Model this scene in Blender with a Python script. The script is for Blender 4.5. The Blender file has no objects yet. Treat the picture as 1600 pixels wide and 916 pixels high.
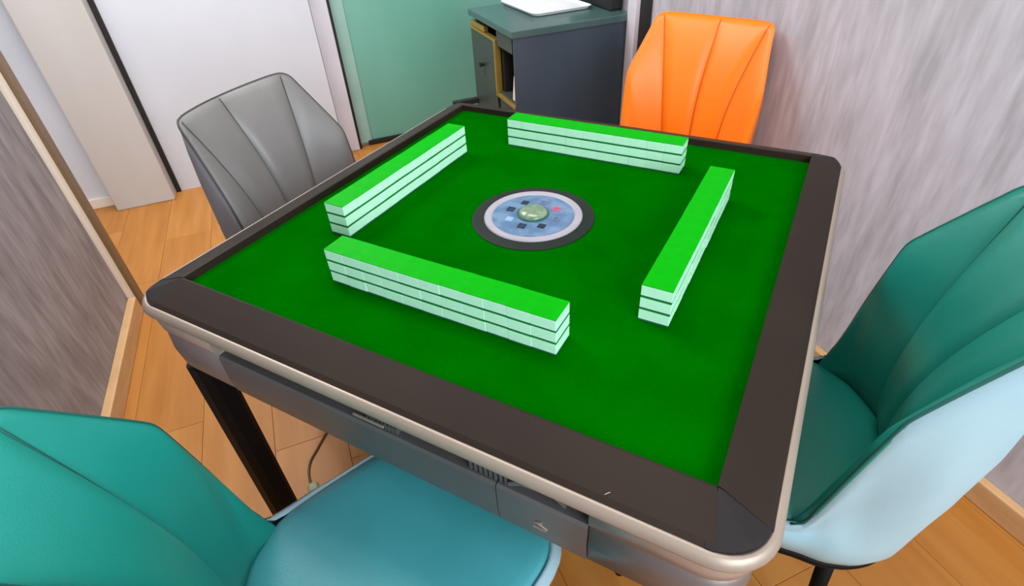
import bpy, bmesh, math, random
from mathutils import Vector, Matrix
random.seed(7)
SC = bpy.context.scene
C = SC.collection
PI = math.pi

def lin(c):
    return tuple(((v / 255) / 12.92 if v / 255 <= .04045 else ((v / 255 + .055) / 1.055) ** 2.4) for v in c) + (1.0,)

# ---------------------------------------------------------------- room axes
# The table is square with world x/y; the room (walls, planks, cabinet) is turned by 141 degrees.
A141 = math.radians(141)
UX, UY = math.cos(A141), math.sin(A141)          # u : along the room
VX, VY = -UY * -1, UX * -1                        # v : across the room, towards wall_right
def uv(u, v, z=0.0):
    return Vector((UX * u + VX * v, UY * u + VY * v, z))
ROOM = Matrix(((UX, VX, 0, 0), (UY, VY, 0, 0), (0, 0, 1, 0), (0, 0, 0, 1)))   # (u,v,z) -> world (mirrored handedness)
TOP = .78                                         # rim height of the table

# ---------------------------------------------------------------- camera
cam = bpy.data.objects.new('camera', bpy.data.cameras.new('camera'))
C.objects.link(cam)
cam.data.sensor_fit = 'HORIZONTAL'
cam.data.sensor_width = 36
cam.data.lens = 866.26 / 1600 * 36
cam.data.clip_start = .02
pos = Vector((.4125, -.7859, TOP + .5039))
f = (Vector((.0828, -.2320, TOP)) - pos).normalized()
r = f.cross(Vector((0, 0, 1))).normalized()
u_ = r.cross(f)
ro = -.0630
r2 = math.cos(ro) * r + math.sin(ro) * u_
u2 = -math.sin(ro) * r + math.cos(ro) * u_
cam.matrix_world = Matrix(((r2.x, u2.x, -f.x, pos.x), (r2.y, u2.y, -f.y, pos.y), (r2.z, u2.z, -f.z, pos.z), (0, 0, 0, 1)))
SC.camera = cam

# ---------------------------------------------------------------- world, lights, exposure
w = bpy.data.worlds.new('world'); SC.world = w; w.use_nodes = True
w.node_tree.nodes['Background'].inputs[0].default_value = (.86, .93, 1.0, 1)
w.node_tree.nodes['Background'].inputs[1].default_value = 1.5
SC.view_settings.view_transform = 'Standard'
SC.view_settings.look = 'None'
SC.view_settings.gamma = 1
SC.view_settings.use_curve_mapping = False
SC.view_settings.exposure = 0.0

def area(name, loc, target, sx, sy, power, col):
    l = bpy.data.lights.new(name, 'AREA'); l.shape = 'RECTANGLE'
    l.size = sx; l.size_y = sy; l.energy = power; l.color = col
    o = bpy.data.objects.new(name, l); C.objects.link(o)
    o.location = loc
    o.rotation_euler = (Vector(target) - Vector(loc)).to_track_quat('-Z', 'Y').to_euler()
    return o
area('ceiling_lamp', uv(.15, .05, 2.52), uv(.15, .05, 0), 1.3, .7, 22, (1, .97, .92))
area('far_room_fill', uv(1.75, -.7, 2.52), uv(1.75, -.7, 0), 1.0, 1.0, 48, (.95, .98, 1))  # unseen fill, added to brighten the white far wall
area('camera_side_fill', uv(-2.3, .1, 1.75), uv(0, .1, .6), 1.5, 1.3, 62, (.85, .94, 1))  # unseen fill from the camera side, added to brighten front faces

# ---------------------------------------------------------------- materials
def mat(name, col, rough=.5, metal=0, col2=None, scale=20, stretch=(1, 1, 1), detail=4, bump=0, bscale=None, spec=.5,
        coat=0, sheen=0, ramp=(.35, .65), coord='Object'):
    m = bpy.data.materials.new(name); m.use_nodes = True
    nt = m.node_tree; b = nt.nodes['Principled BSDF']
    b.inputs['Base Color'].default_value = lin(col)
    b.inputs['Roughness'].default_value = rough
    b.inputs['Metallic'].default_value = metal
    b.inputs['Specular IOR Level'].default_value = spec
    b.inputs['Coat Weight'].default_value = coat
    b.inputs['Sheen Weight'].default_value = sheen
    if col2 or bump:
        tc = nt.nodes.new('ShaderNodeTexCoord'); mp = nt.nodes.new('ShaderNodeMapping')
        mp.inputs['Scale'].default_value = stretch
        nt.links.new(tc.outputs[coord], mp.inputs[0])
        n = nt.nodes.new('ShaderNodeTexNoise'); n.inputs['Scale'].default_value = scale; n.inputs['Detail'].default_value = detail
        nt.links.new(mp.outputs[0], n.inputs['Vector'])
        if col2:
            cr = nt.nodes.new('ShaderNodeValToRGB')
            cr.color_ramp.elements[0].position = ramp[0]; cr.color_ramp.elements[1].position = ramp[1]
            cr.color_ramp.elements[0].color = lin(col); cr.color_ramp.elements[1].color = lin(col2)
            nt.links.new(n.outputs[0], cr.inputs[0]); nt.links.new(cr.outputs[0], b.inputs['Base Color'])
        if bump:
            n2 = n
            if bscale:
                n2 = nt.nodes.new('ShaderNodeTexNoise'); n2.inputs['Scale'].default_value = bscale; n2.inputs['Detail'].default_value = 3
                nt.links.new(mp.outputs[0], n2.inputs['Vector'])
            bp = nt.nodes.new('ShaderNodeBump'); bp.inputs['Strength'].default_value = bump; bp.inputs['Distance'].default_value = .004
            nt.links.new(n2.outputs[0], bp.inputs['Height']); nt.links.new(bp.outputs[0], b.inputs['Normal'])
    return m

M = {}
M['felt'] = mat('felt', (0, 82, 0), .95, col2=(0, 90, 0), scale=9, bump=.12, bscale=900, spec=.0)
M['rim'] = mat('rim', (40, 31, 25), .55, col2=(45, 35, 28), scale=6, bump=.03, bscale=300, spec=.15)
M['corner'] = mat('corner', (37, 33, 33), .55, col2=(41, 37, 37), scale=8, spec=.15)
M['silver'] = mat('silver', (152, 136, 122), .42, metal=.3, col2=(160, 144, 130), scale=5)
M['pod'] = mat('pod', (116, 103, 99), .38, metal=.35, col2=(124, 111, 107), scale=5)  # darker than the lip: shade of the lower shell put into the colour
M['lip'] = mat('lip', (160, 143, 134), .4, metal=.35, col2=(168, 151, 142), scale=5)
M['drawer'] = mat('drawer', (88, 84, 84), .4, metal=.2, col2=(94, 90, 90), scale=8)
M['dark'] = mat('dark', (22, 20, 20), .6, col2=(28, 26, 26), scale=8)
M['leg'] = mat('leg', (8, 7, 8), .6, col2=(10, 9, 10), scale=8, spec=.15)
M['tile'] = mat('tile', (182, 238, 204), .45, col2=(188, 242, 210), scale=30, spec=.25)
M['tileline'] = mat('tileline', (34, 84, 70), .6, col2=(40, 90, 76), scale=30)
M['tileback'] = mat('tileback', (0, 152, 2), .5, col2=(0, 160, 6), scale=30, spec=.05)
M['disc_black'] = mat('disc_black', (24, 31, 25), .6, col2=(30, 37, 31), scale=20, spec=.2)
M['disc_ring'] = mat('disc_ring', (154, 148, 158), .45, col2=(162, 156, 166), scale=20)
M['disc_blue'] = mat('disc_blue', (78, 106, 138), .35, col2=(104, 130, 158), scale=38, ramp=(.4, .6))
M['btn_dark'] = mat('btn_dark', (24, 30, 52), .4, col2=(30, 36, 60), scale=40)
M['btn_pale'] = mat('btn_pale', (132, 160, 190), .4, col2=(140, 166, 196), scale=40)
M['btn_grey'] = mat('btn_grey', (104, 112, 140), .4, col2=(110, 118, 146), scale=40)
M['btn_red'] = mat('btn_red', (196, 70, 100), .4, col2=(202, 78, 108), scale=40)
M['dome'] = mat('dome', (98, 120, 92), .2, col2=(128, 146, 118), scale=60, coat=.3)
M['dome_ring'] = mat('dome_ring', (34, 84, 70), .3, col2=(38, 90, 76), scale=40)
M['teal'] = mat('teal', (16, 134, 122), .42, col2=(24, 142, 130), scale=3.5, bump=.08, bscale=350)
M['teal_seat_lit'] = mat('teal_seat_lit', (62, 150, 156), .36, col2=(76, 162, 172), scale=3.5, bump=.08, bscale=350, spec=.7)  # window light on the front seat put into its paler, bluer colour
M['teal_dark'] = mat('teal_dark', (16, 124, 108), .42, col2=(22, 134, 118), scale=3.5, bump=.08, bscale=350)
M['teal_seam'] = mat('teal_seam', (8, 84, 76), .6, col2=(10, 90, 82), scale=20)
M['pale'] = mat('pale', (148, 178, 188), .5, col2=(156, 186, 195), scale=4, bump=.05, bscale=350)
M['grey'] = mat('grey', (116, 113, 111), .4, col2=(124, 121, 119), scale=3.5, bump=.08, bscale=350)
M['grey_seam'] = mat('grey_seam', (60, 58, 58), .6, col2=(66, 64, 64), scale=20)
M['grey_shell'] = mat('grey_shell', (122, 122, 126), .45, col2=(130, 130, 134), scale=4)
M['orange'] = mat('orange', (242, 120, 10), .45, col2=(247, 128, 16), scale=3.5, bump=.08, bscale=350)
M['orange_seam'] = mat('orange_seam', (196, 82, 2), .6, col2=(202, 88, 4), scale=20)
M['orange_shell'] = mat('orange_shell', (236, 116, 14), .45, col2=(242, 122, 18), scale=4)
M['cab'] = mat('cab', (54, 68, 80), .4, col2=(60, 74, 86), scale=5, stretch=(1, 1, .3))
M['cabtop'] = mat('cabtop', (66, 92, 90), .25, col2=(72, 98, 96), scale=6)
M['door'] = mat('door', (52, 62, 56), .4, col2=(58, 68, 62), scale=5)
M['gold'] = mat('gold', (176, 146, 64), .35, metal=.7, col2=(186, 156, 74), scale=20)
M['white'] = mat('white', (232, 232, 234), .35, col2=(238, 238, 240), scale=8)
M['packet'] = mat('packet', (222, 200, 192), .6, col2=(232, 212, 204), scale=14)
M['trimwhite'] = mat('trimwhite', (214, 210, 218), .45, col2=(222, 218, 226), scale=5)
M['cream'] = mat('cream', (232, 218, 200), .45, col2=(238, 226, 210), scale=5)
M['brown'] = mat('brown', (112, 88, 62), .45, col2=(126, 100, 72), scale=30, stretch=(1, 1, .06))
M['base'] = mat('base', (196, 152, 104), .45, col2=(208, 164, 116), scale=40, stretch=(.2, .2, 1))
M['plaster'] = mat('plaster', (206, 209, 216), .75, col2=(213, 216, 223), scale=2)
M['panel'] = mat('panel', (190, 184, 178), .28, col2=(200, 195, 190), scale=3, stretch=(1, 1, .15))
M['frost'] = mat('frost', (104, 170, 148), .32, col2=(124, 184, 168), scale=1.5, stretch=(1, 1, .35))
M['frost_edge'] = mat('frost_edge', (150, 190, 178), .3, col2=(160, 198, 188), scale=5)
M['cable'] = mat('cable', (92, 62, 30), .5, col2=(100, 70, 36), scale=30)
M['plug'] = mat('plug', (150, 150, 110), .5, col2=(160, 160, 122), scale=30)

def grain(name, a, b, c):
    """grey wood-grain wallpaper: vertical streaks"""
    m = bpy.data.materials.new(name); m.use_nodes = True
    nt = m.node_tree; bs = nt.nodes['Principled BSDF']; bs.inputs['Roughness'].default_value = .6
    tc = nt.nodes.new('ShaderNodeTexCoord')
    outs = []
    for sc, st, det in ((26, (1, 1, .2), 5), (75, (1, 1, .14), 6), (2.2, (1, 1, .5), 2)):
        mp = nt.nodes.new('ShaderNodeMapping'); mp.inputs['Scale'].default_value = st
        n = nt.nodes.new('ShaderNodeTexNoise'); n.inputs['Scale'].default_value = sc; n.inputs['Detail'].default_value = det
        n.inputs['Distortion'].default_value = .3
        nt.links.new(tc.outputs['Object'], mp.inputs[0]); nt.links.new(mp.outputs[0], n.inputs['Vector']); outs.append(n.outputs[0])
    m1 = nt.nodes.new('ShaderNodeMath'); m1.operation = 'MULTIPLY_ADD'; m1.inputs[1].default_value = .5
    m2 = nt.nodes.new('ShaderNodeMath'); m2.operation = 'MULTIPLY'; m2.inputs[1].default_value = .35
    nt.links.new(outs[1], m2.inputs[0]); nt.links.new(outs[0], m1.inputs[0]); nt.links.new(m2.outputs[0], m1.inputs[2])
    m3 = nt.nodes.new('ShaderNodeMath'); m3.operation = 'MULTIPLY_ADD'; m3.inputs[1].default_value = .15
    nt.links.new(outs[2], m3.inputs[0]); nt.links.new(m1.outputs[0], m3.inputs[2])
    cr = nt.nodes.new('ShaderNodeValToRGB'); e = cr.color_ramp.elements
    e[0].position = .38; e[0].color = lin(a); e[1].position = .62; e[1].color = lin(c)
    k = e.new(.5); k.color = lin(b)
    nt.links.new(m3.outputs[0], cr.inputs[0]); nt.links.new(cr.outputs[0], bs.inputs['Base Color'])
    return m
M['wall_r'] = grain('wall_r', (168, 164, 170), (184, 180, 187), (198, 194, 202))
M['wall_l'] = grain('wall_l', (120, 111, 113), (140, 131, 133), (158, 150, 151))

def plank_mat(name, a, b):
    m = mat(name, a, .45, col2=b, spec=.3, scale=9, stretch=(.35, 3.2, 1), detail=6, ramp=(.3, .7))
    nt = m.node_tree
    oi = nt.nodes.new('ShaderNodeObjectInfo'); tc = [n for n in nt.nodes if n.type == 'TEX_COORD'][0]
    ad = nt.nodes.new('ShaderNodeVectorMath'); ad.operation = 'MULTIPLY_ADD'
    ad.inputs[1].default_value = (37, 37, 37)
    mp = [n for n in nt.nodes if n.type == 'MAPPING'][0]
    nt.links.new(oi.outputs['Random'], ad.inputs[0]); nt.links.new(tc.outputs['Object'], ad.inputs[2]); nt.links.new(ad.outputs[0], mp.inputs[0])
    return m
M['plank'] = [plank_mat('plank_oak', (172, 108, 44), (186, 124, 58)), plank_mat('plank_honey', (169, 105, 41), (183, 121, 55)), plank_mat('plank_light', (175, 111, 47), (189, 128, 62))]

# ---------------------------------------------------------------- helpers
def link(name, bm, m, parent=None, smooth=False, world=None):
    me = bpy.data.meshes.new(name)
    bmesh.ops.recalc_face_normals(bm, faces=bm.faces)
    bm.to_mesh(me); bm.free()
    if smooth is True:
        for p in me.polygons: p.use_smooth = True
    for mm in (m if isinstance(m, list) else [m]): me.materials.append(mm)
    o = bpy.data.objects.new(name, me); C.objects.link(o)
    if parent: o.parent = parent
    if world: o.matrix_world = world
    return o
def tag(o, label, cat, group=None):
    o['label'] = label; o['category'] = cat
    if group: o['group'] = group
    return o
def struct(o, label, cat='room part'):
    o['kind'] = 'structure'; o['label'] = label; o['category'] = cat
    return o
def empty(name, loc=(0, 0, 0), rz=0):
    o = bpy.data.objects.new(name, None); C.objects.link(o); o.location = loc; o.rotation_euler = (0, 0, rz)
    o.empty_display_size = .1
    return o
def box(bm, x0, x1, y0, y1, z0, z1, bev=0, seg=2, xf=None):
    r = bmesh.ops.create_cube(bm, size=1)
    vs = r['verts']
    for v in vs:
        v.co = Vector((x0 + (v.co.x + .5) * (x1 - x0), y0 + (v.co.y + .5) * (y1 - y0), z0 + (v.co.z + .5) * (z1 - z0)))
    if bev:
        es = list({e for v in vs for e in v.link_edges})
        rr = bmesh.ops.bevel(bm, geom=es, offset=bev, segments=seg, affect='EDGES', profile=.5)
        vs = list({v for f_ in rr['faces'] for v in f_.verts} | {v for v in vs if v.is_valid})
    if xf:
        for v in vs: v.co = xf(v.co)
    return vs
def room_box(name, u0, u1, v0, v1, z0, z1, m, bev=0, parent=None):
    """box in the room's own axes; object placed at its base centre, turned with the room"""
    bm = bmesh.new()
    du, dv = (u1 - u0) / 2, (v1 - v0) / 2
    box(bm, -du, du, -dv, dv, 0, z1 - z0, bev)
    o = link(name, bm, m)
    o.rotation_euler = (0, 0, A141)                 # local +x = u, local +y = -v
    o.location = uv((u0 + u1) / 2, (v0 + v1) / 2, z0)
    if parent:
        bpy.context.view_layer.update()
        mw = o.matrix_basis.copy(); o.parent = parent; o.matrix_basis = parent.matrix_basis.inverted() @ mw
    return o
def tube(bm, pts, rad, n=8, cap=True):
    rings = []
    pts = [Vector(p) for p in pts]
    for i, p in enumerate(pts):
        d = (pts[min(i + 1, len(pts) - 1)] - pts[max(i - 1, 0)]).normalized()
        a = d.orthogonal().normalized() if i == 0 else (rings_a - d * rings_a.dot(d)).normalized()
        rings_a = a
        b = d.cross(a)
        rr = rad[i] if isinstance(rad, (list, tuple)) else rad
        rings.append([bm.verts.new(p + rr * (math.cos(2 * PI * k / n) * a + math.sin(2 * PI * k / n) * b)) for k in range(n)])
    for i in range(len(rings) - 1):
        for k in range(n):
            bm.faces.new((rings[i][k], rings[i][(k + 1) % n], rings[i + 1][(k + 1) % n], rings[i + 1][k]))
    if cap:
        bm.faces.new(rings[0][::-1]); bm.faces.new(rings[-1])
def loft(bm, rings, closed=True, cap0=False, cap1=False):
    vr = [[bm.verts.new(p) for p in r_] for r_ in rings]
    n = len(rings[0])
    for i in range(len(vr) - 1):
        for k in range(n if closed else n - 1):
            bm.faces.new((vr[i][k], vr[i][(k + 1) % n], vr[i + 1][(k + 1) % n], vr[i + 1][k]))
    if cap0: bm.faces.new(vr[0][::-1])
    if cap1: bm.faces.new(vr[-1])
    return vr
def rrect(hx, hy, r, z, seg=8):
    out = []
    for cx, cy, a0 in ((hx - r, hy - r, 0), (-hx + r, hy - r, 90), (-hx + r, -hy + r, 180), (hx - r, -hy + r, 270)):
        for k in range(seg + 1):
            a = math.radians(a0 + 90 * k / seg)
            out.append(Vector((cx + r * math.cos(a), cy + r * math.sin(a), z)))
    return out
def lathe(bm, prof, n=48, cx=0, cy=0):
    rings = [[Vector((cx + r_ * math.cos(2 * PI * k / n), cy + r_ * math.sin(2 * PI * k / n), z)) for k in range(n)] for r_, z in prof]
    loft(bm, rings, True, True, True)

# ================================================================= SETTING
fl = room_box('floor', -2.6, 2.5, -2.3, 1.15, -.06, -.012, M['dark'])
struct(fl, 'honey oak laminate plank floor running along the room', 'floor')
PW, PG = .195, .0009
v0 = .702 - PW * 15
row = 0
while v0 < 1.1:
    a, b = max(v0, -2.28), min(v0 + PW, 1.12)
    if b - a > .03:
        us = -2.58 + random.uniform(-.9, 0)
        while us < 2.48:
            a1, b1 = max(us, -2.58), min(us + 1.22, 2.48)
            if b1 - a1 > .02:
                room_box('plank', a1 + PG / 2, b1 - PG / 2, a + PG / 2, b - PG / 2, -.012, 0, random.choice(M['plank']), .0008, fl)
            us += 1.22
    v0 += PW; row += 1

WR, WL, FAR, H = .93, -1.115, 2.42, 2.62
struct(room_box('wall_right', -2.6, FAR, WR, WR + .1, 0, H, M['wall_r']), 'pale grey wood-grain wall behind the orange chair and the right teal chair', 'wall')
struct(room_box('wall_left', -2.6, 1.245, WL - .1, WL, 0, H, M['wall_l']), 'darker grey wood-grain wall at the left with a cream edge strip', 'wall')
struct(room_box('wall_far', 2.3, FAR + .1, -2.3, -.15, 0, H, M['plaster']), 'pale lavender grey wall behind the grey chair', 'wall')
struct(room_box('wall_far_back', FAR, FAR + .1, -.15, 1.03, 0, H, M['plaster']), 'plain wall behind the frosted green door', 'wall')
struct(room_box('wall_side', -.0 + 1.145, 2.3, -2.3, -2.2, 0, H, M['plaster']), 'white wall closing the space beyond the left wall', 'wall')
struct(room_box('ceiling', -2.6, FAR + .1, -2.3, 1.03, H, H + .06, M['plaster']), 'white ceiling over the room', 'ceiling')
struct(room_box('baseboard_right', -2.6, 1.14, WR - .024, WR, 0, .07, M['base'], .004), 'tan wooden baseboard along the right wall', 'baseboard')
struct(room_box('baseboard_left', -2.6, 1.245, WL, WL + .028, 0, .07, M['base'], .004), 'tan wooden baseboard along the left wall', 'baseboard')
struct(room_box('baseboard_far', 2.285, 2.3, -2.2, -1.3, 0, .05, M['cream'], .002), 'pale baseboard strip below the white wall at the far left', 'baseboard')
struct(room_box('trim_1', 1.245, 1.285, WL - .1, WL + .012, 0, H, M['cream'], .004), 'cream upright strip at the end of the left wall', 'trim')
struct(room_box('trim_2', 1.285, 1.345, WL - .1, WL + .02, 0, H, M['brown'], .004), 'brown upright strip beyond the cream strip at the left wall end', 'trim')
struct(room_box('trim_3', 1.025, 1.085, WR - .012, WR, .07, H, M['dark'], .003), 'black upright strip between orange chair and white post', 'trim')
struct(room_box('trim_4', 1.087, 1.142, WR - .03, WR, .07, H, M['trimwhite'], .004), 'white upright post beside the dark cabinet', 'trim')
# wardrobe-like glossy panel standing in front of the far wall
struct(room_box('trim_5', 2.2, 2.3, -1.3, -1.035, 0.0, H, M['panel'], .006), 'beige grey glossy upright panel at the far left', 'trim')
struct(room_box('trim_6', 2.285, 2.3, -1.034, -1.012, 0.0, H, M['dark'], .003), 'dark upright groove strip beside the beige panel', 'trim')
# frosted green door with white post
d = room_box('door_1', 2.405, 2.42, -.045, .95, .02, H, M['frost'], .002)
struct(d, 'frosted teal green glass door beside the dark cabinet', 'door')
room_box('edge_strip', 2.398, 2.405, -.045, .02, .02, H, M['frost_edge'], .001, d)
room_box('bottom_rail', 2.392, 2.405, .0, .95, .005, .03, M['dark'], .001, d)
struct(room_box('trim_7', 2.36, 2.42, -.145, -.06, 0, H, M['trimwhite'], .004), 'white upright door post left of the green glass', 'trim')
struct(room_box('trim_8', 2.37, 2.42, -.0595, -.046, 0, H, M['dark'], .001), 'thin dark gap strip between white post and green glass', 'trim')
# back of the room, behind the camera: a wall with an opening added for light
wb = room_box('wall_back', -2.7, -2.6, -1.2, 1.03, 0, .95, M['plaster'])
struct(wb, 'white wall below the added opening behind the viewpoint', 'wall')
struct(room_box('wall_back_top', -2.7, -2.6, -1.2, 1.03, 2.4, H, M['plaster']), 'white wall above the added opening behind the viewpoint', 'wall')

# ================================================================= MAHJONG TABLE
OUT, INN, DROP = .4825, .42, .018
tb = tag(empty('mahjong_table', (0, 0, 0)), 'square mahjong table with green felt top and dark grey frame on black legs', 'table')
FELT = TOP - .015
bm = bmesh.new(); box(bm, -.424, .424, -.424, .424, FELT - .012, FELT)
link('playing_surface', bm, M['felt'], tb)
def zrim(t): return TOP - DROP * t
# rim: side panels and corner caps, slightly sloping outward
CS = .435
def rim_panel(k):
    bm = bmesh.new()
    g = .0007
    prof = [(-INN, TOP - .022), (-INN, TOP - .001), (-INN - .003, TOP), (-.45, TOP - .0082), (-OUT + .010, TOP - DROP + .0028), (-OUT + .004, TOP - DROP - .001), (-OUT + .004, TOP - .03)]
    rings = []
    for s in (-1, 1):
        rings.append([])
        for y, z in prof:
            t = max(0, min(1, (-y - INN) / (OUT - INN)))
            xe = INN + (CS - INN) * t - g
            rings[-1].append(Vector((s * xe, y, z)))
    loft(bm, rings, True, True, True)
    bmesh.ops.rotate(bm, verts=bm.verts, cent=(0, 0, 0), matrix=Matrix.Rotation(k * PI / 2, 3, 'Z'))
    o = link('rim_panel', bm, M['rim'], tb)
    return o
def corner_cap(k):
    bm = bmesh.new(); g = .0007
    R = .055; o_ = OUT - .004
    outl = [(CS + g, -o_)]
    cx = o_ - R
    # arc of the rounded corner
    arc = [(cx + R * math.cos(a), -cx + R * math.sin(a)) for a in [math.radians(-90 + 90 * i / 10) for i in range(11)]]
    outl = [(CS - .004 + g, -o_)] + arc + [(o_, -CS + .004 - g)]
    def zz(x, y, inset=0):
        t = max(abs(x), abs(y)); t = (t - INN) / (OUT - INN)
        return TOP - DROP * max(0, min(t, 1))
    c0 = (INN + g, -INN - g)
    rings = []
    inner = [(c0[0] + (x - c0[0]) * .93, c0[1] + (y - c0[1]) * .93) for x, y in outl]
    top_in = [bm.verts.new((x, y, zz(x, y) - .0005)) for x, y in inner]
    top_o = [bm.verts.new((x, y, zz(x, y) - .0012)) for x, y in outl]
    low_o = [bm.verts.new((x, y, TOP - .03)) for x, y in outl]
    cv = bm.verts.new((c0[0], c0[1], TOP - .0005)); cl = bm.verts.new((c0[0], c0[1], TOP - .03))
    n = len(outl)
    for i in range(n - 1):
        bm.faces.new((cv, top_in[i], top_in[i + 1]))
        bm.faces.new((top_in[i], top_o[i], top_o[i + 1], top_in[i + 1]))
        bm.faces.new((top_o[i], low_o[i], low_o[i + 1], top_o[i + 1]))
        bm.faces.new((cl, low_o[i + 1], low_o[i]))
    for i in (0, n - 1):
        fs = (cv, top_in[i], top_o[i], low_o[i], cl)
        bm.faces.new(fs if i else fs[::-1])
    bmesh.ops.rotate(bm, verts=bm.verts, cent=(0, 0, 0), matrix=Matrix.Rotation(k * PI / 2, 3, 'Z'))
    o = link('corner_cap', bm, M['corner'], tb); o['label'] = 'smooth dark corner piece of the frame'
for k in range(4): rim_panel(k); corner_cap(k)
# silver edge trim: closed ring
bm = bmesh.new()
R = .056
prof = [(.012, TOP - .025), (.0045, TOP - .0200), (.0025, TOP - .0192), (-.001, TOP - .0200), (-.0058, TOP - .0275), (-.0066, TOP - .0315), (-.0055, TOP - .0350), (.012, TOP - .0365)]
rings = [rrect(OUT - i_, OUT - i_, R - i_, z) for i_, z in prof]
rings.append(rings[0])
loft(bm, rings, True)
bmesh.ops.remove_doubles(bm, verts=bm.verts, dist=1e-6)
o = link('edge_trim', bm, M['silver'], tb, True); o['label'] = 'silver rounded trim around the frame'
# body under the rim
bm = bmesh.new()
loft(bm, [rrect(.455, .455, .04, TOP - .172), rrect(.462, .462, .045, TOP - .09), rrect(.462, .462, .045, TOP - .034)], True, True, True)
link('body', bm, M['dark'], tb)
# four corner shells (pods)
def pod(k):
    bm = bmesh.new()
    a, b = .308, .48
    path0 = []
    def outl(hx, r):
        pts = [Vector((a, -hx, 0))]
        for i in range(9):
            an = math.radians(-90 + 90 * i / 8)
            pts.append(Vector((hx - r + r * math.cos(an), -hx + r + r * math.sin(an), 0)))
        pts.append(Vector((hx, -a, 0)))
        return pts
    parts_ = []
    for nm_, mt_, lst in (('pod_lip', 'lip', ((.45, .03, TOP - .037), (.474, .05, TOP - .0375), (.479, .054, TOP - .041), (.480, .055, TOP - .06), (.478, .053, TOP - .074), (.4735, .05, TOP - .0765), (.45, .03, TOP - .077))), ('corner_pod', 'pod', ((.45, .03, TOP - .0772), (.475, .05, TOP - .080), (.4775, .052, TOP - .12), (.474, .052, TOP - .155), (.462, .05, TOP - .171), (.44, .03, TOP - .1735)))):
        bm = bmesh.new(); rings = []
        for hx, r_, z in lst: rings.append([Vector((p.x, p.y, z)) for p in outl(hx, r_)])
        vr = loft(bm, rings, False)
        for idx in (0, -1): bm.faces.new([rr[idx] for rr in vr])
        bmesh.ops.rotate(bm, verts=bm.verts, cent=(0, 0, 0), matrix=Matrix.Rotation(k * PI / 2, 3, 'Z'))
        o = link(nm_, bm, M[mt_], tb, False)
        for p in o.data.polygons: p.use_smooth = len(p.vertices) == 4
        o['label'] = 'silvery lip of the corner shell' if nm_ == 'pod_lip' else 'silvery corner shell below the rim, darkened with painted shade'
for k in range(4): pod(k)
# skirt / drawer fronts between pods on each side, with dark slot above
def side(k):
    rot = Matrix.Rotation(k * PI / 2, 3, 'Z')
    def add(name, m, fn, par=tb, smooth=False):
        bm = bmesh.new(); fn(bm)
        bmesh.ops.rotate(bm, verts=bm.verts, cent=(0, 0, 0), matrix=rot)
        return link(name, bm, m, par, smooth)
    def front(x0, x1):
        def fn(bm):
            prof = [(-.455, TOP - .082), (-.474, TOP - .080), (-.4775, TOP - .084), (-.4775, TOP - .13), (-.474, TOP - .158), (-.462, TOP - .1715), (-.44, TOP - .1725)]
            loft(bm, [[Vector((x, y, z)) for y, z in prof] for x in (x0, x1)], True, True, True)
        return fn
    add('skirt_panel', M['drawer'], front(-.3065, .188))
    dr = add('drawer', M['drawer'], front(.1895, .3065))
    # small silver emblem on the drawer
    def emb(bm):
        for i, (x, z, l, s) in enumerate(((.245, -.118, .011, .5), (.251, -.123, .014, -.5), (.247, -.130, .017, .0))):
            vs = box(bm, -l / 2, l / 2, -.479, -.4765, -.0009, .0009)
            for v in vs:
                c, s_ = math.cos(s), math.sin(s)
                v.co = Vector((x + c * v.co.x - s_ * v.co.z, v.co.y, TOP + z + s_ * v.co.x + c * v.co.z))
    e = add('emblem', M['silver'], emb, dr); e['label'] = 'small silver emblem on the drawer front'
    # slot hardware: silver finger plate in the middle, latch plate near the drawer
    def plate(bm): box(bm, -.03, .022, -.478, -.4745, TOP - .069, TOP - .0662, .0008)
    p = add('slot_plate', M['silver'], plate); p['label'] = 'narrow silver bar in the front slot'
    def vents(bm):
        for i in range(9): box(bm, -.012 + i * .006, -.0085 + i * .006, -.472, -.46, TOP - .079, TOP - .068)
    add('vent_ribs', M['drawer'], vents)
    def latch(bm):
        loft(bm, [[Vector((x, y, z)) for y, z in ((-.474, TOP - .05 - d_), (-.474, TOP - .058 - d_), (-.46, TOP - .058 - d_), (-.46, TOP - .05 - d_))] for x, d_ in ((.205, .018), (.222, .006), (.262, .0), (.278, .012))], True, True, True)
    add('latch', M['drawer'], latch)
    def ribs(bm):
        for i in range(8): box(bm, .15 + i * .007, .1535 + i * .007, -.472, -.46, TOP - .079, TOP - .064)
    add('vent_ribs', M['drawer'], ribs)
for k in range(4): side(k)
# legs
for sx in (-1, 1):
    for sy in (-1, 1):
        bm = bmesh.new()
        cx, cy = sx * .436, sy * .446
        prof = [(.024, .0), (.026, .012), (.026, TOP - .171)]
        rings = [[Vector((cx + x, cy + y, z)) for x, y in ((-h, -h * .55), (-h * .55, -h), (h * .55, -h), (h, -h * .55), (h, h * .55), (h * .55, h), (-h * .55, h), (-h, h * .55))] for h, z in prof]
        loft(bm, rings, True, True, True)
        link('leg', bm, M['leg'], tb)
# scratch on the front rim
bm = bmesh.new()
zr = TOP - .0135
box(bm, -.004, .004, -.0004, .0004, -.0002, .0002)
bmesh.ops.rotate(bm, verts=bm.verts, cent=(0, 0, 0), matrix=Matrix.Rotation(.9, 3, 'Z'))
bmesh.ops.translate(bm, verts=bm.verts, vec=(.323, -.4685, zr))
o = link('scratch', bm, M['silver'], tb); o['label'] = 'short pale scratch on the front frame'

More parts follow.
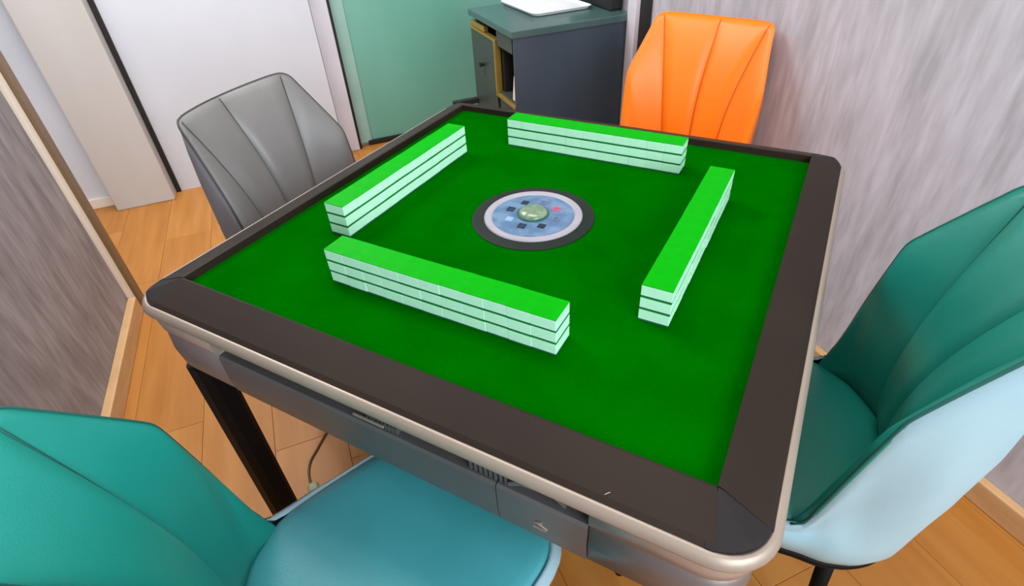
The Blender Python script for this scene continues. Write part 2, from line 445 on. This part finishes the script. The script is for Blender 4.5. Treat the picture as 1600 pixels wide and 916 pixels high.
# control disc in the centre
dc = None
bm = bmesh.new(); lathe(bm, [(.112, FELT - .004), (.112, FELT + .0015), (.11, FELT + .0025), (.09, FELT + .003), (.089, FELT + .001)], 64)
dc = link('control_disc', bm, M['disc_black'], tb); dc['label'] = 'black rimmed round control disc in the felt centre'
bm = bmesh.new(); lathe(bm, [(.09, FELT), (.09, FELT + .004), (.088, FELT + .006), (.078, FELT + .006), (.0755, FELT + .004), (.0755, FELT)], 64)
link('white_ring', bm, M['disc_ring'], dc)
bm = bmesh.new(); lathe(bm, [(.0755, FELT), (.0755, FELT + .0042), (.06, FELT + .0055), (.03, FELT + .0065), (.02, FELT + .0065)], 64)
link('face_plate', bm, M['disc_blue'], dc)
bm = bmesh.new(); lathe(bm, [(.0295, FELT + .004), (.0295, FELT + .0085), (.0265, FELT + .009), (.0265, FELT + .004)], 48)
link('dome_ring', bm, M['dome_ring'], dc)
bm = bmesh.new(); lathe(bm, [(.0265, FELT + .004)] + [(.0265 * math.cos(a), FELT + .0085 + .010 * math.sin(a)) for a in [i * PI / 2 / 8 for i in range(8)]] + [(.001, FELT + .0185)], 40)
o = link('dice_dome', bm, M['dome'], dc, True); o['label'] = 'clear greenish dome at the disc centre'
for i in range(8):
    a = math.radians(45 * i + 1); rr = .0455
    mt = {1: 'btn_red', 2: 'btn_grey', 5: 'btn_pale', 0: 'btn_grey'}.get(i, 'btn_dark')
    bm = bmesh.new()
    S = .0068
    frame_ = i in (0, 1, 4, 6, 2)
    if frame_:
        t = .0024
        for bx in ((-S, S, -S, -S + t), (-S, S, S - t, S), (-S, -S + t, -S + t, S - t), (S - t, S, -S + t, S - t)):
            box(bm, bx[0], bx[1], bx[2], bx[3], FELT + .0045, FELT + .0072)
        box(bm, -S + t * 1.5, S - t * 1.5, -t * .4, t * .4, FELT + .0045, FELT + .0072)
    else:
        box(bm, -S, S, -S, S, FELT + .0045, FELT + .0072, .0009, 1)
    bmesh.ops.rotate(bm, verts=bm.verts, cent=(0, 0, 0), matrix=Matrix.Rotation(.06, 3, 'Z'))
    bmesh.ops.translate(bm, verts=bm.verts, vec=(rr * math.cos(a), rr * math.sin(a), 0))
    o = link('button', bm, M[mt], dc)
    if i == 1: o['label'] = 'reddish button of the control disc'

# ================================================================= MAHJONG TILES
TW, TL, TH = .0357, .0432, .0206           # pitch along the wall, depth of the wall, height of a layer
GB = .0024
bm = bmesh.new(); box(bm, -TW / 2 + .00005, TW / 2 - .00005, -TL / 2, TL / 2, GB, TH - .0012, .0005, 1)
body0 = link('mahjong_tile', bm, M['tile'])
bm = bmesh.new(); box(bm, -TW / 2 + .00005, TW / 2 - .00005, -TL / 2 + .0003, TL / 2 - .0003, TH - .0013, TH - .0001)
back0 = link('tile_back', bm, M['tileback'], body0); back0['label'] = 'bright green back of the tile'
bm = bmesh.new(); box(bm, -TW / 2 + .0004, TW / 2 - .0004, -TL / 2 + .0006, TL / 2 - .0006, 0, GB + .0002)  # dark layer added to draw the line between stacked tiles
line0 = link('tile_line', bm, M['tileline'], body0); line0['label'] = 'thin dark green layer added under the tile as the line between layers'
ORD = ['first', 'second', 'third', 'fourth', 'fifth', 'sixth', 'seventh', 'eighth', 'ninth', 'tenth', 'eleventh']
LAY = ['bottom', 'middle', 'top']
walls = [('near', 'near tile wall by the front edge', 'left end', (0, -.2885), 0, (-.006, 0)),
         ('right-hand', 'right-hand tile wall', 'near end', (.2845, .003), PI / 2, (0, 0)),
         ('far', 'far tile wall by the orange chair', 'left end', (0, .2885), 0, (-.002, 0)),
         ('left-hand', 'left-hand tile wall by the grey chair', 'near end', (-.2885, .0), PI / 2, (0, 0))]
first = True
for key, desc, end, (cx, cy), rz, (ox, oy) in walls:
    for i in range(11):
        for L in range(3):
            if first: t = body0; first = False
            else:
                t = body0.copy(); C.objects.link(t)
                for ch_ in (back0, line0):
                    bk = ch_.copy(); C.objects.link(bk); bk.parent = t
            d = (i - 5) * TW
            j = random.uniform(-.0004, .0004)
            x = cx + ox + (d if rz == 0 else j); y = cy + oy + (j if rz == 0 else d)
            t.location = (x, y, FELT + L * TH + .0001); t.rotation_euler = (0, 0, rz)
            tag(t, f'green-backed tile, {LAY[L]} layer of the {key} wall, {ORD[i]} from its {end}', 'mahjong tile', f'tiles in the {desc}')

# ================================================================= CHAIRS
def cat(keys, vals, s):
    """monotone-ish Catmull-Rom through (key, vector)"""
    n = len(keys)
    i = 0
    while i < n - 2 and s > keys[i + 1]: i += 1
    h = keys[i + 1] - keys[i]; t = (s - keys[i]) / h
    def tan(j):
        if j == 0 or j == n - 1:
            a_, b_ = (0, 1) if j == 0 else (n - 2, n - 1)
            return (vals[b_] - vals[a_]) / (keys[b_] - keys[a_])
        return (vals[j + 1] - vals[j - 1]) / (keys[j + 1] - keys[j - 1])
    m0, m1 = tan(i) * h, tan(i + 1) * h
    t2, t3 = t * t, t * t * t
    return vals[i] * (2 * t3 - 3 * t2 + 1) + m0 * (t3 - 2 * t2 + t) + vals[i + 1] * (-2 * t3 + 3 * t2) + m1 * (t3 - t2)
V3 = lambda *a: Vector(a)
KS = [0, .18, .32, .37, .43, .52, .59, .62, .65, .74, .83, .88, .93, 1.0, 1.15, 1.3, 1.45, 1.6]
RIM = [V3(0, -.296, .891), V3(.09, -.275, .896), V3(.154, -.247, .899), V3(.170, -.233, .890), V3(.177, -.214, .864), V3(.190, -.178, .810), V3(.201, -.149, .765), V3(.2045, -.139, .746), V3(.205, -.133, .718), V3(.202, -.117, .62), V3(.197, -.103, .522), V3(.196, -.093, .477), V3(.197, -.06, .461), V3(.194, .0, .458), V3(.182, .11, .457), V3(.163, .188, .456), V3(.11, .222, .455), V3(0, .229, .455)]
BOT = [V3(0, -.202, .45), V3(.045, -.202, .45), V3(.080, -.196, .45), V3(.09, -.193, .45), V3(.104, -.186, .45), V3(.126, -.172, .45), V3(.144, -.157, .45), V3(.151, -.151, .45), V3(.157, -.144, .45), V3(.172, -.122, .45), V3(.181, -.104, .45), V3(.190, -.086, .45), V3(.1945, -.058, .45), V3(.192, .0, .45), V3(.180, .109, .45), V3(.161, .186, .45), V3(.109, .220, .45), V3(0, .227, .45)]
OUTR = [V3(0, -.262, .47), V3(.06, -.26, .47), V3(.112, -.252, .47), V3(.126, -.248, .47), V3(.142, -.242, .47), V3(.166, -.225, .47), V3(.184, -.204, .47), V3(.190, -.194, .47), V3(.195, -.184, .47), V3(.206, -.15, .465), V3(.208, -.114, .46), V3(.211, -.09, .455), V3(.212, -.05, .45), V3(.208, .0, .447), V3(.195, .113, .446), V3(.175, .197, .445), V3(.115, .234, .444), V3(0, .241, .444)]
def mir(v, s): return Vector((v.x if s >= 0 else -v.x, v.y, v.z))
# symmetric tangent at s = 0: mirror one key
K2 = [-.18] + KS; R2 = [mir(RIM[1], -1)] + RIM; B2 = [mir(BOT[1], -1)] + BOT; O2 = [mir(OUTR[1], -1)] + OUTR
def rim_at(s): return mir(cat(K2, R2, abs(s)), s)
def bot_at(s): return mir(cat(K2, B2, abs(s)), s)
def out_at(s): return mir(cat(K2, O2, abs(s)), s)
def pad(s, t):
    a = abs(s)
    q = a / .325 if a < .325 else (a - .325) / (1.0 - .325)
    amp = .015 if a < .325 else .014
    g = 1 - abs(2 * q - 1) ** 5 if a < .325 or q < .5 else 1 - abs(2 * q - 1) ** 2.5
    return amp * g * (1 - t ** 10) * min(1, t * 6 + .3)
def surf(s, t, off=0.0):
    b, r_ = bot_at(s), rim_at(s)
    e = .004
    b1, b0 = bot_at(min(s + e, 1.6)), bot_at(max(s - e, -1.6)); r1, r0 = rim_at(min(s + e, 1.6)), rim_at(max(s - e, -1.6))
    p = b.lerp(r_, t)
    ds = b1.lerp(r1, t) - b0.lerp(r0, t)
    up = r_ - b
    n = ds.cross(up)
    if n.length < 1e-9: n = Vector((0, 1, 0))
    n.normalize()
    # point inwards (towards the sitter)
    inw = Vector((0, .05, p.z)) - p; inw.z = 0
    if n.dot(inw) < 0: n = -n
    # slight lumbar curve of the back
    k = max(0, 1 - abs(s) / .7)
    p = p + n * (off + .040 * min(1, k * 1.6) * math.sin(PI * t ** .9))
    return p, n
def s_samples():
    base = [i / 60 * .885 for i in range(-60, 61)]
    ext = [c_ + d_ for c_ in (-.325, 0, .325) for d_ in (-.012, -.006, -.003, 0, .003, .006, .012)]
    out = sorted(base + ext); res = [out[0]]
    for x in out[1:]:
        if x - res[-1] > .0024: res.append(x)
    return res
SS = s_samples()
def chair_meshes():
    ms = {}
    # upholstered back and wings (closed, padded)
    bm = bmesh.new()
    NT = 26
    front, rear = [], []
    for s in SS:
        cf, cr_ = [], []
        for j in range(NT + 1):
            t = j / NT
            p, n = surf(s, t)
            cf.append(p + n * pad(s, t)); cr_.append(p - n * (.006 if j < NT else .003))
        front.append(cf); rear.append(cr_)
    loop = [f_ + r_[::-1] for f_, r_ in zip(front, rear)]
    loft(bm, loop, True, True, True)
    ms['backrest'] = bm
    # outer shell
    bm = bmesh.new()
    N = 110
    angs = [1.6 * (2 * i / N - 1) for i in range(N)]
    rings = []
    for k, (lab, q) in enumerate((('in', 0), ('rim', 0), ('o', .12), ('o', .3), ('o', .5), ('o', .75), ('o', 1), ('m', .5), ('b0', 0), ('b1', 0), ('b2', 0))):
        rg = []
        for s in angs:
            R_, O_ = rim_at(s), out_at(s)
            _, n = surf(s, 1)
            if abs(s) > 1: n = Vector((-R_.x, -R_.y * 1.0, 0)).normalized()
            if lab == 'in': p = (R_ + n * .004 - Vector((0, 0, .004))) if abs(s) > .9 else R_ - n * .0025
            elif lab == 'rim': p = (R_ - n * .001 + Vector((0, 0, .0025))) if abs(s) > .9 else R_ - n * .003
            elif lab == 'o':
                if abs(s) < 1:
                    qq = 1 - q
                    pi_, ni_ = surf(s, qq)
                    ns = Vector((0, 0, 0))
                    for ds_ in (-.05, -.025, 0, .025, .05): ns += surf(max(-1, min(1, s + ds_)), 1 - q)[1]
                    ns.normalize()
                    hug = (surf(s, 1 - q)[0] - ns * .011).lerp(O_, q ** 2.6)
                    cho = (R_ - n * .005).lerp(O_, q) - ns * (.016 * math.sin(PI * q))
                    wq = max(0, min(1, (abs(s) - .5) / .22)); wq = wq * wq * (3 - 2 * wq)
                    p = cho.lerp(hug, wq)
                else: p = (R_ - n * .004).lerp(O_, q)
            elif lab == 'm': p = Vector((O_.x * .985, O_.y * .985, .425))
            elif lab == 'b0': p = Vector((O_.x * .955, O_.y * .955, .402))
            elif lab == 'b1': p = Vector((O_.x * .91, O_.y * .91, .392))
            else: p = Vector((O_.x * .84, O_.y * .84, .389))
            rg.append(p)
        rings.append(rg)
    loft(bm, rings, True, False, True)
    ms['shell'] = bm
    # seat cushion
    bm = bmesh.new()
    rings = []
    for sc, z in ((.93, .40), (.985, .42), (1.0, .446), (.998, .453), (.985, .459), (.95, .4635), (.87, .467), (.7, .4695), (.45, .4715), (.2, .472)):
        rg = []
        for s in angs:
            b = bot_at(s)
            c_ = Vector((0, .012))
            rg.append(Vector((b.x * sc, c_.y + (b.y - c_.y) * sc, z)))
        rings.append(rg)
    loft(bm, rings, True, True, True)
    ms['seat'] = bm
    # seams
    for nm, s0 in (('c', 0), ('r', .325), ('l', -.325)):
        bm = bmesh.new()
        tube(bm, [surf(s0, t)[0] + surf(s0, t)[1] * .0006 for t in [.05 + .94 * i / 24 for i in range(25)]], .0016, 6)
        ms['seam' + nm] = bm
    # piping along the rim
    bm = bmesh.new()
    tube(bm, [rim_at(s) - surf(s, 1)[1] * (.0025 if abs(s) <= 1 else 0) + Vector((0, 0, .001)) for s in [i / 80 * .9 for i in range(-80, 81)]], .0024, 6)
    ms['piping'] = bm
    bm = bmesh.new()
    for_r = []
    for sc, z in ((.86, .376), (.935, .378), (.945, .384), (.94, .392)):
        for_r.append([Vector((out_at(s).x * sc, out_at(s).y * sc, z)) for s in angs])
    loft(bm, for_r, True, True, True)
    ms['base_plate'] = bm
    for i, (sx, sy) in enumerate(((1, 1), (-1, 1), (1, -1), (-1, -1))):
        bm = bmesh.new()
        tube(bm, [(sx * .145, sy * .15 - .01, .38), (sx * .155, sy * .165 - .01, .19), (sx * .165, sy * .18 - .01, .006), (sx * .165, sy * .18 - .01, 0)], [.014, .012, .0095, .0095], 12)
        ms['leg%d' % i] = bm
    return ms
PARTS = None
def make_chair(loc, F, mats, label):
    global PARTS
    root = empty('dining_chair', (loc[0], loc[1], 0), math.radians(F - 90))
    tag(root, label, 'chair', 'upholstered chairs around the mahjong table')
    if PARTS is None:
        PARTS = {}
        for k, bm in chair_meshes().items():
            nm = k.rstrip('0123456789')
            if nm.startswith('seam'): nm = 'seam'
            o = link(nm, bm, None, None, True)
            PARTS[k] = o.data
            bpy.data.objects.remove(o)
    for k, me in PARTS.items():
        nm = k.rstrip('0123456789')
        if nm.startswith('seam'): nm = 'seam'
        o = bpy.data.objects.new(nm, me.copy()); C.objects.link(o); o.parent = root
        o.data.materials.clear(); o.data.materials.append(mats[nm])
        if nm == 'shell' and mats.get('shell_label'): o['label'] = mats['shell_label']
        if nm == 'leg': o['label'] = 'black metal chair leg'
    return root
def mset(fab, seat, seam, shell, lab=None, pip=None):
    return dict(backrest=M[fab], seat=M[seat], seam=M[seam], shell=M[shell], piping=M[pip or seam], base_plate=M['leg'], leg=M['leg'], shell_label=lab)
make_chair((.020, -.545), 74, mset('teal', 'teal_seat_lit', 'teal_seam', 'pale', 'pale blue outer shell'), 'bright teal chair at the near left, tucked under the front edge of the table')
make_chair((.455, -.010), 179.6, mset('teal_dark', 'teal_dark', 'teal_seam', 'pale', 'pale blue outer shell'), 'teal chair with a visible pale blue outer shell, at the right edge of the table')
make_chair((.032, .757), 259, mset('orange', 'orange', 'orange_seam', 'orange_shell', None, 'orange_shell'), 'orange chair with a ribbed back against the far grey wall')
make_chair((-.507, .042), 8.2, mset('grey', 'grey', 'grey_seam', 'grey_shell', None), 'grey chair with a ribbed back at the left edge of the table')

# ================================================================= CABINET
cu0, cu1, cv0, cv1, ch = 1.145, 1.615, .437, WR - .002, TOP + .024
cb = tag(empty('cabinet', uv((cu0 + cu1) / 2, (cv0 + cv1) / 2, 0), A141), 'dark slate cabinet with gold edging standing in the far corner behind the table', 'cabinet')
du, dv = (cu1 - cu0) / 2, (cv1 - cv0) / 2
# local x = u - centre, local y = -(v - centre); room side face is local +y (v low)
def L(u, v): return u - (cu0 + cu1) / 2, -(v - (cv0 + cv1) / 2)
def cbox(bm, u0, u1, v0, v1, z0, z1, bev=0):
    x0, ya = L(u0, v0); x1, yb = L(u1, v1)
    return box(bm, x0, x1, yb, ya, z0, z1, bev)
NZ0, NZ1 = TOP - .235, TOP - .058        # niche
bm = bmesh.new()
cbox(bm, cu0, cu0 + .008, cv0, cv1, .05, ch - .025)
link('near_panel', bm, M['cab'], cb)
bm = bmesh.new(); cbox(bm, cu1 - .018, cu1, cv0 + .02, cv1, .05, ch - .025); link('far_panel', bm, M['cab'], cb)
bm = bmesh.new(); cbox(bm, cu0 + .018, cu1 - .018, cv1 - .018, cv1, .05, ch - .025); link('back_panel', bm, M['cab'], cb)
bm = bmesh.new(); cbox(bm, cu0 + .02, cu1 - .02, cv0 + .03, cv1 - .02, 0, .05); link('plinth', bm, M['dark'], cb)
bm = bmesh.new(); cbox(bm, cu0 - .006, cu1 + .006, cv0 - .008, cv1, ch - .025, ch, .003); link('top_panel', bm, M['cabtop'], cb)
bm = bmesh.new(); cbox(bm, cu0 + .0085, cu1 - .018, cv0 + .004, cv1 - .018, NZ0 - .02, NZ0); link('shelf', bm, M['door'], cb)
bm = bmesh.new(); cbox(bm, cu0 + .018, 1.318, cv0, cv0 + .018, NZ1, ch - .026); link('top_rail', bm, M['door'], cb)
bm = bmesh.new(); cbox(bm, 1.30, 1.318, cv0 + .018, cv1 - .02, NZ0, ch - .026); link('divider', bm, M['dark'], cb)
bm = bmesh.new(); cbox(bm, cu0 + .02, 1.318, cv0 + .001, cv0 + .018, .06, NZ0 - .024, .002); dd = link('drawer_front', bm, M['door'], cb)
bm = bmesh.new(); cbox(bm, 1.336, cu1 - .004, cv0 - .004, cv0 + .016, .06, TOP - .05, .002); dr = link('door', bm, M['door'], cb)
bm = bmesh.new(); cbox(bm, 1.322, 1.338, cv0 - .008, cv0 + .016, NZ0 - .02, TOP - .044, .001); link('gold_strip', bm, M['gold'], dr)
bm = bmesh.new(); cbox(bm, 1.322, cu1 - .004, cv0 - .007, cv0 + .016, TOP - .049, TOP - .039, .001); link('gold_strip', bm, M['gold'], dr)
bm = bmesh.new(); cbox(bm, 1.45, cu1 - .004, cv0 - .003, cv0 + .016, TOP - .037, TOP - .017, .001); link('gold_strip', bm, M['gold'], cb)
bm = bmesh.new(); cbox(bm, cu0 + .004, 1.322, cv0 - .006, cv0 + .008, NZ0 - .022, NZ0 - .008, .001); link('gold_strip', bm, M['gold'], cb)
bm = bmesh.new()
x, y = L(1.474, cv0 - .004)
tube(bm, [(x, y - .002, TOP - .165), (x, y + .012, TOP - .165), (x, y + .02, TOP - .165)], [.006, .008, .011], 14)
link('door_knob', bm, M['dark'], dr)
bm = bmesh.new(); cbox(bm, cu1 - .03, cu1 - .005, .315, cv0 + .03, TOP - .362, TOP - .338, .003)
o = link('side_bracket', bm, M['dark'], cb); o['label'] = 'black bracket sticking out beside the cabinet door'
# packet in the niche
bm = bmesh.new()
box(bm, -.02, .02, -.035, .035, 0, .092, .004)
for v in bm.verts:
    if v.co.z > .05: v.co.x *= .85; v.co.y *= .8
o = link('packet', bm, M['packet']); o.location = uv(1.176, cv0 + .041, NZ0 + .0005); o.rotation_euler = (0, 0, A141)
tag(o, 'pinkish white packet standing in the open niche of the cabinet', 'packet')
# white tray on top
bm = bmesh.new()
hx, hy = .165, .13
rings = [rrect(hx - .02, hy - .02, .02, 0), rrect(hx - .008, hy - .008, .025, .002), rrect(hx, hy, .03, .012), rrect(hx + .002, hy + .002, .03, .013), rrect(hx - .004, hy - .004, .028, .0125), rrect(hx - .012, hy - .012, .025, .006), rrect(hx - .02, hy - .02, .02, .005)]
loft(bm, rings, True, True, True)
o = link('tray', bm, M['white'], None, False); o.location = uv(1.458, .707, ch + .0003); o.rotation_euler = (0, 0, A141 + .04)
tag(o, 'white shallow tray lying on the dark cabinet top', 'tray')
# black box at the back of the cabinet top
bm = bmesh.new(); box(bm, -.17, .17, -.028, .028, 0, .12, .006)
bb = link('black_box', bm, M['dark']); bb.location = uv(1.385, .898, ch + .0003); bb.rotation_euler = (0, 0, A141)
bm = bmesh.new(); box(bm, -.165, .165, -.0275, .0275, .12, .128, .003); link('lid', bm, M['dark'], bb)
tag(bb, 'black box on the cabinet top behind the white tray, against the wall', 'box')

# ================================================================= CORD UNDER THE TABLE
bm = bmesh.new()
cp = [(-.63, -.02), (-.625, -.1), (-.602, -.18), (-.585, -.235), (-.572, -.275), (-.552, -.302), (-.528, -.322), (-.505, -.337)]
keys = list(range(len(cp)))
vals = [Vector((x, y, .0035)) for x, y in cp]
tube(bm, [cat(keys, vals, i * (len(cp) - 1) / 48) for i in range(49)], .0032, 8)
cd = link('power_cord', bm, M['cable'], None, True)
tag(cd, 'thin brown cord curling on the plank floor under the table', 'cord')
bm = bmesh.new(); box(bm, -.022, .022, -.014, .014, 0, .024, .006)
o = link('plug', bm, M['plug'], cd); o.location = (-.488, -.342, .0005); o.rotation_euler = (0, 0, -.6); o['label'] = 'pale olive plug at the cord end'
bm = bmesh.new(); box(bm, -.018, .018, -.012, .012, 0, .02, .004)
o = link('adapter', bm, M['dark'], cd); o.location = (-.452, -.365, .0005); o.rotation_euler = (0, 0, -.6); o['label'] = 'small black adapter beside the plug'
